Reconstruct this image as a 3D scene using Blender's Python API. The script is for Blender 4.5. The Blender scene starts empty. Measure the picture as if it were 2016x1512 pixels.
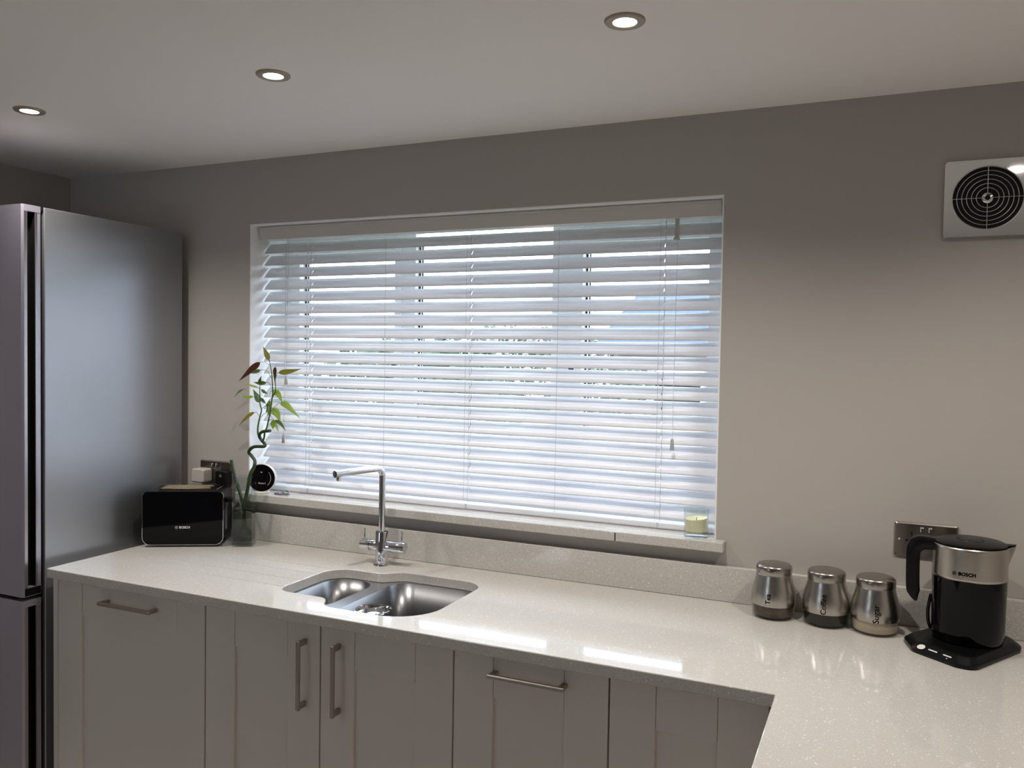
import bpy, bmesh, math, random, json
from mathutils import Vector, Matrix
random.seed(7)
S = bpy.context.scene
COL = S.collection
PI = math.pi
R = math.radians

WALLC = (176, 171, 166); CEILC = (240, 237, 234); FLOORC = (200, 195, 188); DOORC = (222, 216, 210)
FSIDE = (168, 170, 174); FSR = .33; SLATT = .25; SLATA = 45
LAMPE = 16.; SPOTE = 34.; SPOTA = 139; NREAR = 1; SPOTC = (1, .93, .85)
RD0, RD1, RDB = -.75, -.25, 1.2
SKYC = (.78, .84, 1., 1); SKYS = 7.6; EXPO = .1
QR = .06; QC1 = (193, 190, 185); QC2 = (160, 155, 147)

# ------------------------------------------------------------------ materials
def lin(c):
    return tuple((x/12.92 if x <= .04045 else ((x+.055)/1.055)**2.4) for x in [v/255 for v in c]) + (1.0,)

def mat(name, col, rough=.5, metal=0., spec=.5, trans=0., ior=1.45, coat=0., emis=None, estr=0., noise=None, bump=None, aniso=0., srgb=True, sss=0.):
    m = bpy.data.materials.new(name); m.use_nodes = True
    nt = m.node_tree; b = nt.nodes['Principled BSDF']
    c = lin(col) if srgb else tuple(col)+(1.,)
    b.inputs['Base Color'].default_value = c
    b.inputs['Roughness'].default_value = rough
    b.inputs['Metallic'].default_value = metal
    b.inputs['Specular IOR Level'].default_value = spec
    b.inputs['Transmission Weight'].default_value = trans
    b.inputs['IOR'].default_value = ior
    b.inputs['Coat Weight'].default_value = coat
    b.inputs['Anisotropic'].default_value = aniso
    if emis:
        b.inputs['Emission Color'].default_value = lin(emis); b.inputs['Emission Strength'].default_value = estr
    tc = nt.nodes.new('ShaderNodeTexCoord')
    if noise:      # (scale, amount, second colour)
        n = nt.nodes.new('ShaderNodeTexNoise'); n.inputs['Scale'].default_value = noise[0]; n.inputs['Detail'].default_value = 3
        nt.links.new(tc.outputs['Object'], n.inputs['Vector'])
        r = nt.nodes.new('ShaderNodeValToRGB'); r.color_ramp.elements[0].position = .5-noise[1]; r.color_ramp.elements[1].position = .5+noise[1]
        r.color_ramp.elements[0].color = lin(noise[2]); r.color_ramp.elements[1].color = c
        nt.links.new(n.outputs['Fac'], r.inputs['Fac']); nt.links.new(r.outputs['Color'], b.inputs['Base Color'])
    if bump:       # (scale, strength, stretch)
        mp = nt.nodes.new('ShaderNodeMapping'); mp.inputs['Scale'].default_value = bump[2] if len(bump) > 2 else (1, 1, 1)
        n = nt.nodes.new('ShaderNodeTexNoise'); n.inputs['Scale'].default_value = bump[0]; n.inputs['Detail'].default_value = 4
        bp = nt.nodes.new('ShaderNodeBump'); bp.inputs['Strength'].default_value = bump[1]; bp.inputs['Distance'].default_value = .001
        nt.links.new(tc.outputs['Object'], mp.inputs['Vector']); nt.links.new(mp.outputs['Vector'], n.inputs['Vector'])
        nt.links.new(n.outputs['Fac'], bp.inputs['Height']); nt.links.new(bp.outputs['Normal'], b.inputs['Normal'])
    return m

def quartz():
    m = mat('quartz', (214, 205, 190), QR, spec=.6)
    nt = m.node_tree; b = nt.nodes['Principled BSDF']; tc = nt.nodes['Texture Coordinate']
    v = nt.nodes.new('ShaderNodeTexVoronoi'); v.inputs['Scale'].default_value = 330
    n = nt.nodes.new('ShaderNodeTexNoise'); n.inputs['Scale'].default_value = 480; n.inputs['Detail'].default_value = 2
    for x in (v, n): nt.links.new(tc.outputs['Object'], x.inputs['Vector'])
    r = nt.nodes.new('ShaderNodeValToRGB'); e = r.color_ramp.elements
    e[0].position = .30; e[0].color = lin(QC2); e[1].position = .44; e[1].color = lin(QC1)
    nt.links.new(n.outputs['Fac'], r.inputs['Fac'])
    r2 = nt.nodes.new('ShaderNodeValToRGB'); e = r2.color_ramp.elements
    e[0].position = .0; e[0].color = (1, 1, 1, 1); e[1].position = .045; e[1].color = (0, 0, 0, 1)
    sep = nt.nodes.new('ShaderNodeSeparateColor'); nt.links.new(v.outputs['Color'], sep.inputs['Color'])
    nt.links.new(sep.outputs['Red'], r2.inputs['Fac'])
    mx = nt.nodes.new('ShaderNodeMix'); mx.data_type = 'RGBA'
    nt.links.new(r2.outputs['Color'], mx.inputs['Factor']); nt.links.new(r.outputs['Color'], mx.inputs['A'])
    mx.inputs['B'].default_value = lin((220, 217, 210))
    nt.links.new(mx.outputs['Result'], b.inputs['Base Color'])
    return m

def thin_glass(name='window_glass', tint=(.95, .98, .97), ior=1.5):
    m = bpy.data.materials.new(name); m.use_nodes = True; nt = m.node_tree
    for n in list(nt.nodes): nt.nodes.remove(n)
    o = nt.nodes.new('ShaderNodeOutputMaterial'); t = nt.nodes.new('ShaderNodeBsdfTransparent'); g = nt.nodes.new('ShaderNodeBsdfGlossy')
    g.inputs['Roughness'].default_value = .0; t.inputs['Color'].default_value = tuple(tint)+(1,)
    lw = nt.nodes.new('ShaderNodeLayerWeight'); lw.inputs['Blend'].default_value = .5
    pw = nt.nodes.new('ShaderNodeMath'); pw.operation = 'POWER'; pw.inputs[1].default_value = 5; nt.links.new(lw.outputs['Facing'], pw.inputs[0])
    f = nt.nodes.new('ShaderNodeMath'); f.operation = 'MULTIPLY_ADD'; f.use_clamp = True; r0 = ((ior-1)/(ior+1))**2; f.inputs[1].default_value = 1-r0; f.inputs[2].default_value = r0
    nt.links.new(pw.outputs[0], f.inputs[0])
    mx = nt.nodes.new('ShaderNodeMixShader')
    nt.links.new(f.outputs[0], mx.inputs[0]); nt.links.new(t.outputs[0], mx.inputs[1]); nt.links.new(g.outputs[0], mx.inputs[2]); nt.links.new(mx.outputs[0], o.inputs[0])
    return m

def translucent(name, col, amount, rough=.4, tcol=None):
    m = mat(name, col, rough); nt = m.node_tree; b = nt.nodes['Principled BSDF']; o = nt.nodes['Material Output']
    t = nt.nodes.new('ShaderNodeBsdfTranslucent'); t.inputs['Color'].default_value = lin(tcol or col)
    mx = nt.nodes.new('ShaderNodeMixShader'); mx.inputs[0].default_value = amount
    nt.links.new(b.outputs[0], mx.inputs[1]); nt.links.new(t.outputs[0], mx.inputs[2]); nt.links.new(mx.outputs[0], o.inputs[0])
    return m

M = dict(
    wall=mat('wall_paint', WALLC, .75, spec=.3, bump=(300, .08)),
    ceiling=mat('ceiling_paint', CEILC, .85, spec=.2, bump=(200, .05)),
    reveal=mat('reveal_paint', (238, 238, 238), .6, spec=.3),
    floor=mat('floor_tile', FLOORC, .35, noise=(4, .2, (150, 140, 128))),
    quartz=quartz(),
    upvc=mat('white_upvc', (244, 245, 246), .25),
    gasket=mat('black_gasket', (22, 24, 28), .6),
    glass=thin_glass(),
    blind=translucent('blind_slat', (240, 240, 243), SLATT, .32),
    valance=mat('blind_valance', (205, 200, 194), .4),
    cord=mat('blind_cord', (205, 205, 205), .6),
    tassel=mat('tassel_plastic', (178, 178, 176), .4),
    door=mat('cabinet_paint', DOORC, .45, spec=.4, bump=(150, .03, (1, 1, .1))),
    carcass=mat('cabinet_carcass', (26, 24, 22), .7),
    plinth=mat('plinth_board', DOORC, .5),
    nickel=mat('brushed_nickel', (172, 165, 157), .3, 1., bump=(900, .1, (.05, 1, 1))),
    steel_side=mat('fridge_side', FSIDE, FSR, .85, bump=(700, .04)),
    steel_door=mat('fridge_door', (178, 175, 190), .42, .85, bump=(700, .03, (1, 1, .05))),
    steel_trim=mat('fridge_trim', (175, 170, 168), .3, 1.),
    black_plastic=mat('black_plastic', (14, 13, 13), .45, spec=.3),
    black_gloss=mat('black_gloss', (5, 6, 9), .05, spec=.28),
    black_satin=mat('black_satin', (10, 10, 12), .32, spec=.25),
    chrome=mat('chrome', (222, 224, 228), .05, 1.),
    slot_steel=mat('slot_steel', (104, 94, 78), .32, 1.),
    ring_silver=mat('ring_silver', (120, 120, 122), .2, 1.),
    steel=mat('polished_steel', (186, 182, 176), .27, 1., bump=(900, .06, (1, 1, .05))),
    steel_lid=mat('brushed_steel_lid', (168, 163, 158), .24, 1.),
    kettle_steel=mat('kettle_steel', (190, 184, 174), .27, 1., bump=(900, .12, (.05, .05, 1))),
    sink=mat('sink_steel', (118, 118, 120), .3, 1., bump=(600, .08, (1, 1, .08))),
    sink_rim=mat('sink_rim', (190, 192, 196), .2, 1.),
    clearglass=thin_glass('clear_glass', (.93, .955, .95), 1.5),
    jarglass=thin_glass('jar_glass', (.93, .93, .92), 1.45),
    water=thin_glass('vase_water', (.56, .61, .56), 1.2),
    stalk=mat('bamboo_stalk', (48, 70, 34), .4, noise=(60, .2, (30, 46, 26))),
    shoot=mat('green_shoot', (62, 92, 42), .45),
    root=mat('dark_roots', (30, 32, 20), .8, noise=(80, .2, (52, 48, 28))),
    leaf_green=translucent('leaf_green', (88, 116, 60), .4, .4, (120, 156, 70)),
    leaf_lime=translucent('leaf_lime', (148, 172, 84), .5, .4, (184, 208, 96)),
    leaf_olive=translucent('leaf_olive', (140, 138, 62), .35, .4, (170, 165, 60)),
    leaf_red=translucent('leaf_red', (92, 52, 42), .25, .4, (120, 66, 44)),
    leaf_pale=translucent('leaf_pale', (178, 190, 120), .4, .4, (205, 215, 130)),
    wax=mat('cream_wax', (236, 226, 188), .5, spec=.3),
    wick=mat('burnt_wick', (40, 34, 28), .9),
    white_plastic=mat('white_plastic', (222, 220, 216), .35),
    plug_white=mat('plug_plastic', (190, 186, 180), .4),
    screen=mat('dark_screen', (12, 10, 12), .12),
    ink_light=mat('pale_print', (205, 208, 212), .5),
    ink_dark=mat('dark_print', (14, 13, 13), .7, spec=0.),
    ink_grey=mat('grey_print', (96, 96, 98), .5),
    sugar=mat('sugar_grains', (226, 216, 196), .7, noise=(500, .2, (205, 192, 168))),
    coffee=mat('coffee_grounds', (34, 28, 22), .8, noise=(400, .2, (22, 18, 14))),
    tea=mat('tea_bags', (66, 50, 40), .8, noise=(60, .2, (110, 96, 80))),
    socket=mat('socket_steel', (140, 133, 126), .3, 1.),
    socket_dark=mat('socket_insert', (60, 56, 54), .4),
    fan_dark=mat('fan_dark', (8, 7, 8), .6),
    lamp_ring=mat('lamp_ring', (168, 158, 146), .42, .55),
    lamp=mat('lamp_lens', (255, 255, 255), .4, emis=(255, 246, 232), estr=LAMPE),
    brick=mat('house_brick', (205, 172, 158), .8),
    render=mat('house_render', (190, 180, 170), .8),
    slate=mat('roof_slate', (50, 66, 88), .7),
    lawn=mat('lawn_grass', (78, 92, 62), .9, noise=(8, .2, (60, 76, 48))),
    hedge=mat('hedge_leaf', (82, 98, 78), .8, noise=(6, .2, (54, 70, 52))),
    bark=mat('tree_bark', (90, 80, 66), .9),
    fence=mat('fence_wood', (196, 160, 128), .8),
    drive=mat('paving', (190, 184, 176), .8),
)

# brick pattern in the house facade
nt = M['brick'].node_tree; bt = nt.nodes.new('ShaderNodeTexBrick'); bt.inputs['Scale'].default_value = 4.2
bt.inputs['Color1'].default_value = lin((214, 176, 160)); bt.inputs['Color2'].default_value = lin((196, 156, 140)); bt.inputs['Mortar'].default_value = lin((226, 218, 208))
mp = nt.nodes.new('ShaderNodeMapping'); mp.inputs['Rotation'].default_value = (R(90), 0, 0)
nt.links.new(nt.nodes['Texture Coordinate'].outputs['Object'], mp.inputs['Vector']); nt.links.new(mp.outputs['Vector'], bt.inputs['Vector']); nt.links.new(bt.outputs['Color'], nt.nodes['Principled BSDF'].inputs['Base Color'])

# ------------------------------------------------------------------ object helpers
WM = {}
def tag(o, label=None, cat=None, group=None, kind=None):
    if label: o['label'] = label
    if cat: o['category'] = cat
    if group: o['group'] = group
    if kind: o['kind'] = kind
    return o

def thing(name, label, cat, loc=(0, 0, 0), rz=0., group=None, kind=None):
    o = bpy.data.objects.new(name, None); COL.objects.link(o)
    o.empty_display_size = .05
    o.location = loc; o.rotation_euler = (0, 0, rz)
    WM[o.name] = Matrix.Translation(Vector(loc)) @ Matrix.Rotation(rz, 4, 'Z')
    return tag(o, label, cat, group, kind)

def obj(name, bm, m, parent=None, world=True, smooth=None, bevel=0., bseg=2, solid=0., keep_origin=False):
    """Link one mesh object. world=True: the geometry is in world metres and is moved into its parent's frame."""
    me = bpy.data.meshes.new(name)
    if parent is not None and world:
        bmesh.ops.transform(bm, matrix=WM[parent.name].inverted(), verts=bm.verts)
    bmesh.ops.recalc_face_normals(bm, faces=bm.faces) if solid == 0 else None
    bm.to_mesh(me); bm.free()
    o = bpy.data.objects.new(name, me); COL.objects.link(o)
    for mm in (m if isinstance(m, (list, tuple)) else [m]): me.materials.append(M[mm])
    if parent is not None:
        o.parent = parent; WM[o.name] = WM[parent.name]
    else:
        if not keep_origin and me.vertices:
            xs = [v.co for v in me.vertices]
            c = Vector(((min(v.x for v in xs)+max(v.x for v in xs))/2, (min(v.y for v in xs)+max(v.y for v in xs))/2, min(v.z for v in xs)))
            me.transform(Matrix.Translation(-c)); o.location = c
            WM[o.name] = Matrix.Translation(c)
        else: WM[o.name] = Matrix.Identity(4)
    if solid:
        s = o.modifiers.new('solid', 'SOLIDIFY'); s.thickness = solid; s.offset = 0
    if bevel:
        b = o.modifiers.new('bevel', 'BEVEL'); b.width = bevel; b.segments = bseg; b.limit_method = 'ANGLE'; b.angle_limit = R(40)
        b.harden_normals = False
    if smooth is not None:
        me.shade_smooth(); me.set_sharp_from_angle(angle=R(smooth))
    return o

def struct(name, bm, m, **k):
    return tag(obj(name, bm, m, **k), kind='structure')

def box(bm, x0, x1, y0, y1, z0, z1, mi=0):
    vs = [bm.verts.new(p) for p in ((x0, y0, z0), (x1, y0, z0), (x1, y1, z0), (x0, y1, z0), (x0, y0, z1), (x1, y0, z1), (x1, y1, z1), (x0, y1, z1))]
    for f in ((3, 2, 1, 0), (4, 5, 6, 7), (0, 1, 5, 4), (1, 2, 6, 5), (2, 3, 7, 6), (3, 0, 4, 7)):
        bm.faces.new([vs[i] for i in f]).material_index = mi
    return vs

def nb(): return bmesh.new()
def B(*a, mi=0):
    bm = nb(); box(bm, *a, mi=mi); return bm

def lathe(bm, prof, c=(0, 0, 0), seg=48, cap0=True, cap1=True, axis='Z', mi=0):
    """prof: list of (r, h) revolved around the axis through c."""
    rings = []
    for r, h in prof:
        ring = []
        for i in range(seg):
            a = 2*PI*i/seg; u, v = r*math.cos(a), r*math.sin(a)
            p = {'Z': (u, v, h), 'X': (h, u, v), 'Y': (u, h, v)}[axis]
            ring.append(bm.verts.new((c[0]+p[0], c[1]+p[1], c[2]+p[2])))
        rings.append(ring)
    for a, b in zip(rings, rings[1:]):
        for i in range(seg):
            j = (i+1) % seg
            bm.faces.new((a[i], a[j], b[j], b[i])).material_index = mi
    if cap0: bm.faces.new(rings[0][::-1]).material_index = mi
    if cap1: bm.faces.new(rings[-1]).material_index = mi
    return bm

def tube(bm, pts, rad, seg=10, cap=True):
    pts = [Vector(p) for p in pts]
    rad = rad if isinstance(rad, (list, tuple)) else [rad]*len(pts)
    up = None; rings = []
    for i, p in enumerate(pts):
        t = (pts[min(i+1, len(pts)-1)]-pts[max(i-1, 0)]).normalized()
        if up is None:
            up = Vector((0, 0, 1)) if abs(t.z) < .9 else Vector((1, 0, 0))
        s = t.cross(up).normalized(); up = s.cross(t).normalized()
        rings.append([bm.verts.new(p+rad[i]*(math.cos(2*PI*k/seg)*s+math.sin(2*PI*k/seg)*up)) for k in range(seg)])
    for a, b in zip(rings, rings[1:]):
        for k in range(seg):
            j = (k+1) % seg; bm.faces.new((a[k], a[j], b[j], b[k]))
    if cap: bm.faces.new(rings[0][::-1]); bm.faces.new(rings[-1])
    return bm

def smooth_path(pts, n=4):
    P = [Vector(p) for p in pts]; out = []
    for i in range(len(P)-1):
        a, b, c, d = P[max(i-1, 0)], P[i], P[i+1], P[min(i+2, len(P)-1)]
        for k in range(n):
            t = k/n
            out.append(.5*((2*b)+(-a+c)*t+(2*a-5*b+4*c-d)*t*t+(-a+3*b-3*c+d)*t**3))
    out.append(P[-1]); return out

def prism(bm, poly, z0, z1, mi=0):
    a = [bm.verts.new((x, y, z0)) for x, y in poly]; b = [bm.verts.new((x, y, z1)) for x, y in poly]
    n = len(poly)
    bm.faces.new(a[::-1]).material_index = mi; bm.faces.new(b).material_index = mi
    for i in range(n): bm.faces.new((a[i], a[(i+1) % n], b[(i+1) % n], b[i])).material_index = mi
    return bm

def rpoly(pts, seg=7):
    """polygon corners (x, y, radius) -> rounded outline"""
    out = []; n = len(pts)
    for i in range(n):
        p = Vector(pts[i][:2]); r = pts[i][2]; a = Vector(pts[i-1][:2])-p; b = Vector(pts[(i+1) % n][:2])-p
        if r <= 0: out.append(tuple(p)); continue
        la, lb = a.length, b.length; a.normalize(); b.normalize()
        th = a.angle(b); d = min(r/math.tan(th/2), la*.499, lb*.499)
        s, e = p+a*d, p+b*d
        rr = d*math.tan(th/2); c = p+(a+b).normalized()*(rr/math.sin(th/2))
        a0 = math.atan2(s.y-c.y, s.x-c.x); a1 = math.atan2(e.y-c.y, e.x-c.x); da = (a1-a0+PI) % (2*PI)-PI
        for k in range(seg+1):
            t = a0+da*k/seg; out.append((c.x+rr*math.cos(t), c.y+rr*math.sin(t)))
    return out

def rrect(x0, x1, y0, y1, r, seg=6):
    return rpoly([(x0, y0, r), (x1, y0, r), (x1, y1, r), (x0, y1, r)], seg)

def text_mesh(s, size, depth=.0004, bold=0., spacing=1.):
    cu = bpy.data.curves.new('t', 'FONT'); cu.body = s; cu.size = size; cu.extrude = depth; cu.offset = bold
    cu.align_x = 'CENTER'; cu.align_y = 'CENTER'; cu.space_character = spacing; cu.resolution_u = 4
    o = bpy.data.objects.new('t', cu); COL.objects.link(o)
    dg = bpy.context.evaluated_depsgraph_get(); me = bpy.data.meshes.new_from_object(o.evaluated_get(dg))
    bm = nb(); bm.from_mesh(me)
    bpy.data.objects.remove(o); bpy.data.curves.remove(cu); bpy.data.meshes.remove(me)
    return bm

def apply_mods(o):
    dg = bpy.context.evaluated_depsgraph_get(); me = bpy.data.meshes.new_from_object(o.evaluated_get(dg))
    o.modifiers.clear(); o.data = me

def emblem(bm, cx, cy, r, z=.0004):
    """ring with an upright armature in it, lying in the xy plane"""
    t = r*.12
    for k in range(28):
        a0, a1 = 2*PI*k/28, 2*PI*(k+1)/28
        q = [(rr*math.cos(a)+cx, rr*math.sin(a)+cy, z) for rr, a in ((r-t, a0), (r, a0), (r, a1), (r-t, a1))]
        bm.faces.new([bm.verts.new(p) for p in q])
    for sx in (-1, 1):
        x = sx*r*.33
        q = [(cx+x-r*.1, cy-r*.62, z), (cx+x+r*.1, cy-r*.62, z), (cx+x+r*.1, cy+r*.62, z), (cx+x-r*.1, cy+r*.62, z)]
        bm.faces.new([bm.verts.new(p) for p in q])
    q = [(cx-r*.33, cy-r*.09, z), (cx+r*.33, cy-r*.09, z), (cx+r*.33, cy+r*.09, z), (cx-r*.33, cy+r*.09, z)]
    bm.faces.new([bm.verts.new(p) for p in q])

# ------------------------------------------------------------------ the room
XL, XR, YB, YR, H = -.93, 2.95, .31, -4.2, 2.2615
W0, W1, WZ0, WZ1 = 0., 1.6692, 1.0395, 2.0289          # window opening
# back wall with the opening; the reveals are painted white
bm = nb()
box(bm, XL-.2, W0-.004, 0, YB, -.15, H+.1); box(bm, W1+.004, XR+.2, 0, YB, -.15, H+.1)
box(bm, W0-.004, W1+.004, 0, YB, -.15, WZ0); box(bm, W0-.004, W1+.004, 0, YB, WZ1+.004, H+.1)
struct('wall_back', bm, 'wall', keep_origin=True)
bm = nb()
box(bm, W0-.004, W0, 0.0005, YB, WZ0, WZ1+.004); box(bm, W1, W1+.004, 0.0005, YB, WZ0, WZ1+.004); box(bm, W0, W1, 0.0005, YB, WZ1, WZ1+.004)
struct('trim_1', bm, 'reveal', keep_origin=True)
struct('wall_left', B(XL-.2, XL, YR-.2, 0, -.15, H+.1), 'wall', keep_origin=True)
struct('wall_right', B(XR, XR+.2, YR-.2, 0, -.15, H+.1), 'wall', keep_origin=True)
# rear wall with an unseen window added to throw cool light on the fridge
D0, D1, DB, DZ = RD0, RD1, RDB, 2.0
bm = nb()
box(bm, XL, D0, YR-.2, YR, -.15, H+.1); box(bm, D1, XR, YR-.2, YR, -.15, H+.1); box(bm, D0, D1, YR-.2, YR, DZ, H+.1); box(bm, D0, D1, YR-.2, YR, -.15, DB)
struct('wall_rear', bm, 'wall', keep_origin=True)
struct('ceiling', B(XL, XR, YR, 0, H, H+.15), 'ceiling', keep_origin=True)
struct('floor', B(XL, XR, YR, 0, -.15, 0), 'floor', keep_origin=True)
dr = thing('added_window', None, None, ((D0+D1)/2, YR-.1, DB), kind='structure')
bm = nb(); e = .04
box(bm, D0, D0+e, YR-.12, YR-.06, DB, DZ); box(bm, D1-e, D1, YR-.12, YR-.06, DB, DZ); box(bm, D0+e, D1-e, YR-.12, YR-.06, DB, DB+e); box(bm, D0+e, D1-e, YR-.12, YR-.06, DZ-e, DZ)
obj('window_frame', bm, 'upvc', dr, bevel=.004)
obj('pane', B(D0+e, D1-e, YR-.095, YR-.09, DB+e, DZ-e), 'glass', dr)

# ------------------------------------------------------------------ window
win = thing('window_1', None, None, (W1/2, .23, WZ0), kind='structure')
F0, F1, SZ = .203, .265, 1.069       # frame depth, sill top
PX = [(.064, .483), (.565, 1.085), (1.195, 1.598)]
PZ = [(1.15, 1.944), (1.15, 1.972), (1.15, 1.944)]
bm = nb()
box(bm, 0, PX[0][0], F0, F1, SZ, WZ1); box(bm, PX[0][1], PX[1][0], F0, F1, SZ, WZ1)
box(bm, PX[1][1], PX[2][0], F0, F1, SZ, WZ1); box(bm, PX[2][1], W1, F0, F1, SZ, WZ1)
for (a, b), (c, d) in zip(PX, PZ):
    box(bm, a, b, F0, F1, SZ, c)
    if d < 1.95: box(bm, a, b, F0, F1, d, WZ1)
box(bm, PX[1][0], PX[1][1], F0, F1, 1.972, 1.984); box(bm, PX[1][0], PX[1][1], F0, F1, 2.014, WZ1)
obj('window_frame', bm, 'upvc', win, bevel=.003)
for i in (0, 2):    # the two opening lights have raised sashes
    a, b = PX[i]; o0, o1 = (a-.045, b+.030) if i == 0 else (a-.05, b+.045); z0, z1 = PZ[i][0]-.05, PZ[i][1]+.05
    bm = nb(); box(bm, o0, a, .195, F0-.0005, z0, z1); box(bm, b, o1, .195, F0-.0005, z0, z1); box(bm, a, b, .195, F0-.0005, z0, PZ[i][0]); box(bm, a, b, .195, F0-.0005, PZ[i][1], z1)
    obj('sash', bm, 'upvc', win, bevel=.003)
for (a, b), (c, d) in zip(PX, PZ):
    obj('pane', B(a, b, .235, .239, c, d), 'glass', win)
    bm = nb(); g = .005
    box(bm, a, a+g, .2285, .2345, c, d); box(bm, a+.011, a+.011+g*.7, .2285, .2345, c, d); box(bm, b-g*.6, b, .2285, .2345, c, d); box(bm, a, b, .2285, .2345, c, c+g*.6); box(bm, a, b, .2285, .2345, d-g*.6, d)
    obj('gasket', bm, 'gasket', win)
obj('pane', B(PX[1][0], PX[1][1], .235, .239, 1.984, 2.014), 'glass', win)
for hx, s in ((.515, -1), (1.145, 1)):
    bm = nb(); box(bm, hx-.012, hx+.012, .187, .1945, 1.50, 1.57); box(bm, min(hx, hx+s*.03), max(hx, hx+s*.03), .179, .187, 1.528, 1.546)
    h = obj('window_handle', bm, 'upvc', win, bevel=.002)
    obj('latch', B(min(hx+s*.012, hx+s*.030), max(hx+s*.012, hx+s*.030), .1775, .179, 1.531, 1.543), 'gasket', h)
# quartz sill with a nose in front of the wall
bm = nb(); box(bm, W0+.0005, W1-.0005, 0, .2025, WZ0+.001, SZ); box(bm, -.03, 1.7005, -.0422, -.0005, WZ0+.001, SZ)
s = obj('window_sill', bm, 'quartz', win, bevel=.003)
obj('sill_joint', B(1.39, 1.393, -.0426, -.0421, WZ0+.003, SZ-.003), 'ink_dark', s)

# ------------------------------------------------------------------ venetian blind
bl = thing('venetian_blind', 'white horizontal slatted blind hanging inside the window recess, slats tilted open', 'blind', (W1/2, .08, 2.02))
BX0, BX1 = .008, 1.661
bm = nb(); box(bm, BX0, BX1, .0335, .0415, 1.981, 2.0255); box(bm, BX0, BX1, .0315, .0335, 2.017, 2.0245)
obj('valance', bm, 'valance', bl, bevel=.0015)
obj('headrail', B(BX0+.004, BX1-.004, .056, .104, 1.984, 2.0235), 'upvc', bl, bevel=.002)
LX = [.214, .852, 1.491]
def slat_mesh():
    bm = nb(); xs = [BX0]
    for l in LX: xs += [l-.0016, l+.0016]
    xs.append(BX1); NV = 10; w = .053; rows = []
    for k in range(NV+1):
        t = k/NV-.5
        rows.append([bm.verts.new((x, t*w, .0022*(1-4*t*t))) for x in xs])
    for k in range(NV):
        for i in range(len(xs)-1):
            if i % 2 == 1 and 3 <= k <= 6: continue
            bm.faces.new((rows[k][i], rows[k][i+1], rows[k+1][i+1], rows[k+1][i]))
    bmesh.ops.transform(bm, matrix=Matrix.Translation((0, .0825, 0)) @ Matrix.Rotation(R(SLATA), 4, 'X'), verts=bm.verts)
    return bm
s0 = obj('slat', slat_mesh(), 'blind', bl, solid=.0024, smooth=60, world=True)
s0.location = (0, 0, WM[bl.name].translation.z*0+1.9535)
for k in range(1, 20):
    c = s0.copy(); COL.objects.link(c); c.parent = bl; c.location = (0, 0, 1.9535-.0438*k)
obj('bottom_rail', B(BX0+.002, BX1-.002, .058, .108, 1.0705, 1.0885), 'blind', bl, bevel=.004)
for l in LX:
    bm = nb()
    for dx in (-.009, .006): tube(bm, [(l+dx, .0585, 1.985), (l+dx, .0585, 1.09)], .0006, 5)
    tube(bm, [(l+.001, .0825, 1.99), (l+.001, .0825, 1.09)], .0007, 5)
    tube(bm, [(l-.004, .105, 1.985), (l-.004, .105, 1.09)], .0006, 5)
    box(bm, l-.003, l+.003, .0575, .0580, 1.0712, 1.088)
    obj('ladder_cord', bm, 'cord', bl)
for l in (.533, 1.163):
    bm = nb(); tube(bm, [(l, .0585, 1.985), (l, .0585, 1.09)], .0006, 5)
    obj('ladder_cord', bm, 'cord', bl)
for x, zt, zb, y in ((.131, 1.490, 1.459, .038), (.1215, 1.2795, 1.248, .038), (1.5345, 1.341, 1.308, .036)):
    bm = nb(); tube(bm, [(x+.002, .05, 1.985), (x+.0015, .044, 1.96), (x+.0008, y+.004, (zt+1.96)/2), (x, y, zt-.002)], .0007, 6)
    obj('pull_cord', bm, 'cord', bl)
    bm = nb(); lathe(bm, [(.0036, zt), (.0042, zt-.002), (.0066, zb+.002), (.006, zb)], (x, y, 0), 16)
    obj('tassel', bm, 'tassel', bl, smooth=40)
bm = nb(); box(bm, 1.5265, 1.5375, .044, .056, 1.925, 1.984); box(bm, 1.523, 1.5405, .042, .056, 1.920, 1.9265)
obj('cord_lock', bm, 'tassel', bl, bevel=.001)

# ------------------------------------------------------------------ worktop with cut-out, upstand
WT, TH, FY, PXL = .9, .0285, -.6277, 1.9097
outer = rpoly([(-.2383, FY, .006), (PXL, FY, 0.002), (PXL, -1.9, .006), (XR-.003, -1.9, 0), (XR-.003, -.001, 0), (-.2383, -.001, 0)], 4)
cut = rpoly([(.530, -.490, .045), (.705, -.490, .035), (.745, -.5555, .045), (1.035, -.5555, .125), (1.035, -.160, .07), (.755, -.160, .05), (.70, -.207, .04), (.530, -.207, .075)], 8)
cu = bpy.data.curves.new('w', 'CURVE'); cu.dimensions = '2D'; cu.fill_mode = 'BOTH'; cu.extrude = TH/2-.0025; cu.bevel_depth = .0025; cu.bevel_resolution = 2; cu.offset = -.0025
for poly in (outer, cut):
    sp = cu.splines.new('POLY'); sp.points.add(len(poly)-1); sp.use_cyclic_u = True
    for p, q in zip(sp.points, poly): p.co = (q[0], q[1], 0, 1)
o = bpy.data.objects.new('w', cu); COL.objects.link(o)
me = bpy.data.meshes.new_from_object(o.evaluated_get(bpy.context.evaluated_depsgraph_get())); bpy.data.objects.remove(o)
bm = nb(); bm.from_mesh(me); bmesh.ops.translate(bm, vec=(0, 0, WT-TH/2), verts=bm.verts); bmesh.ops.remove_doubles(bm, verts=bm.verts, dist=1e-5)
wt = obj('worktop', bm, 'quartz', smooth=30, keep_origin=True)
tag(wt, 'L-shaped cream speckled quartz worktop running under the window and along the right side', 'worktop')
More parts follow.
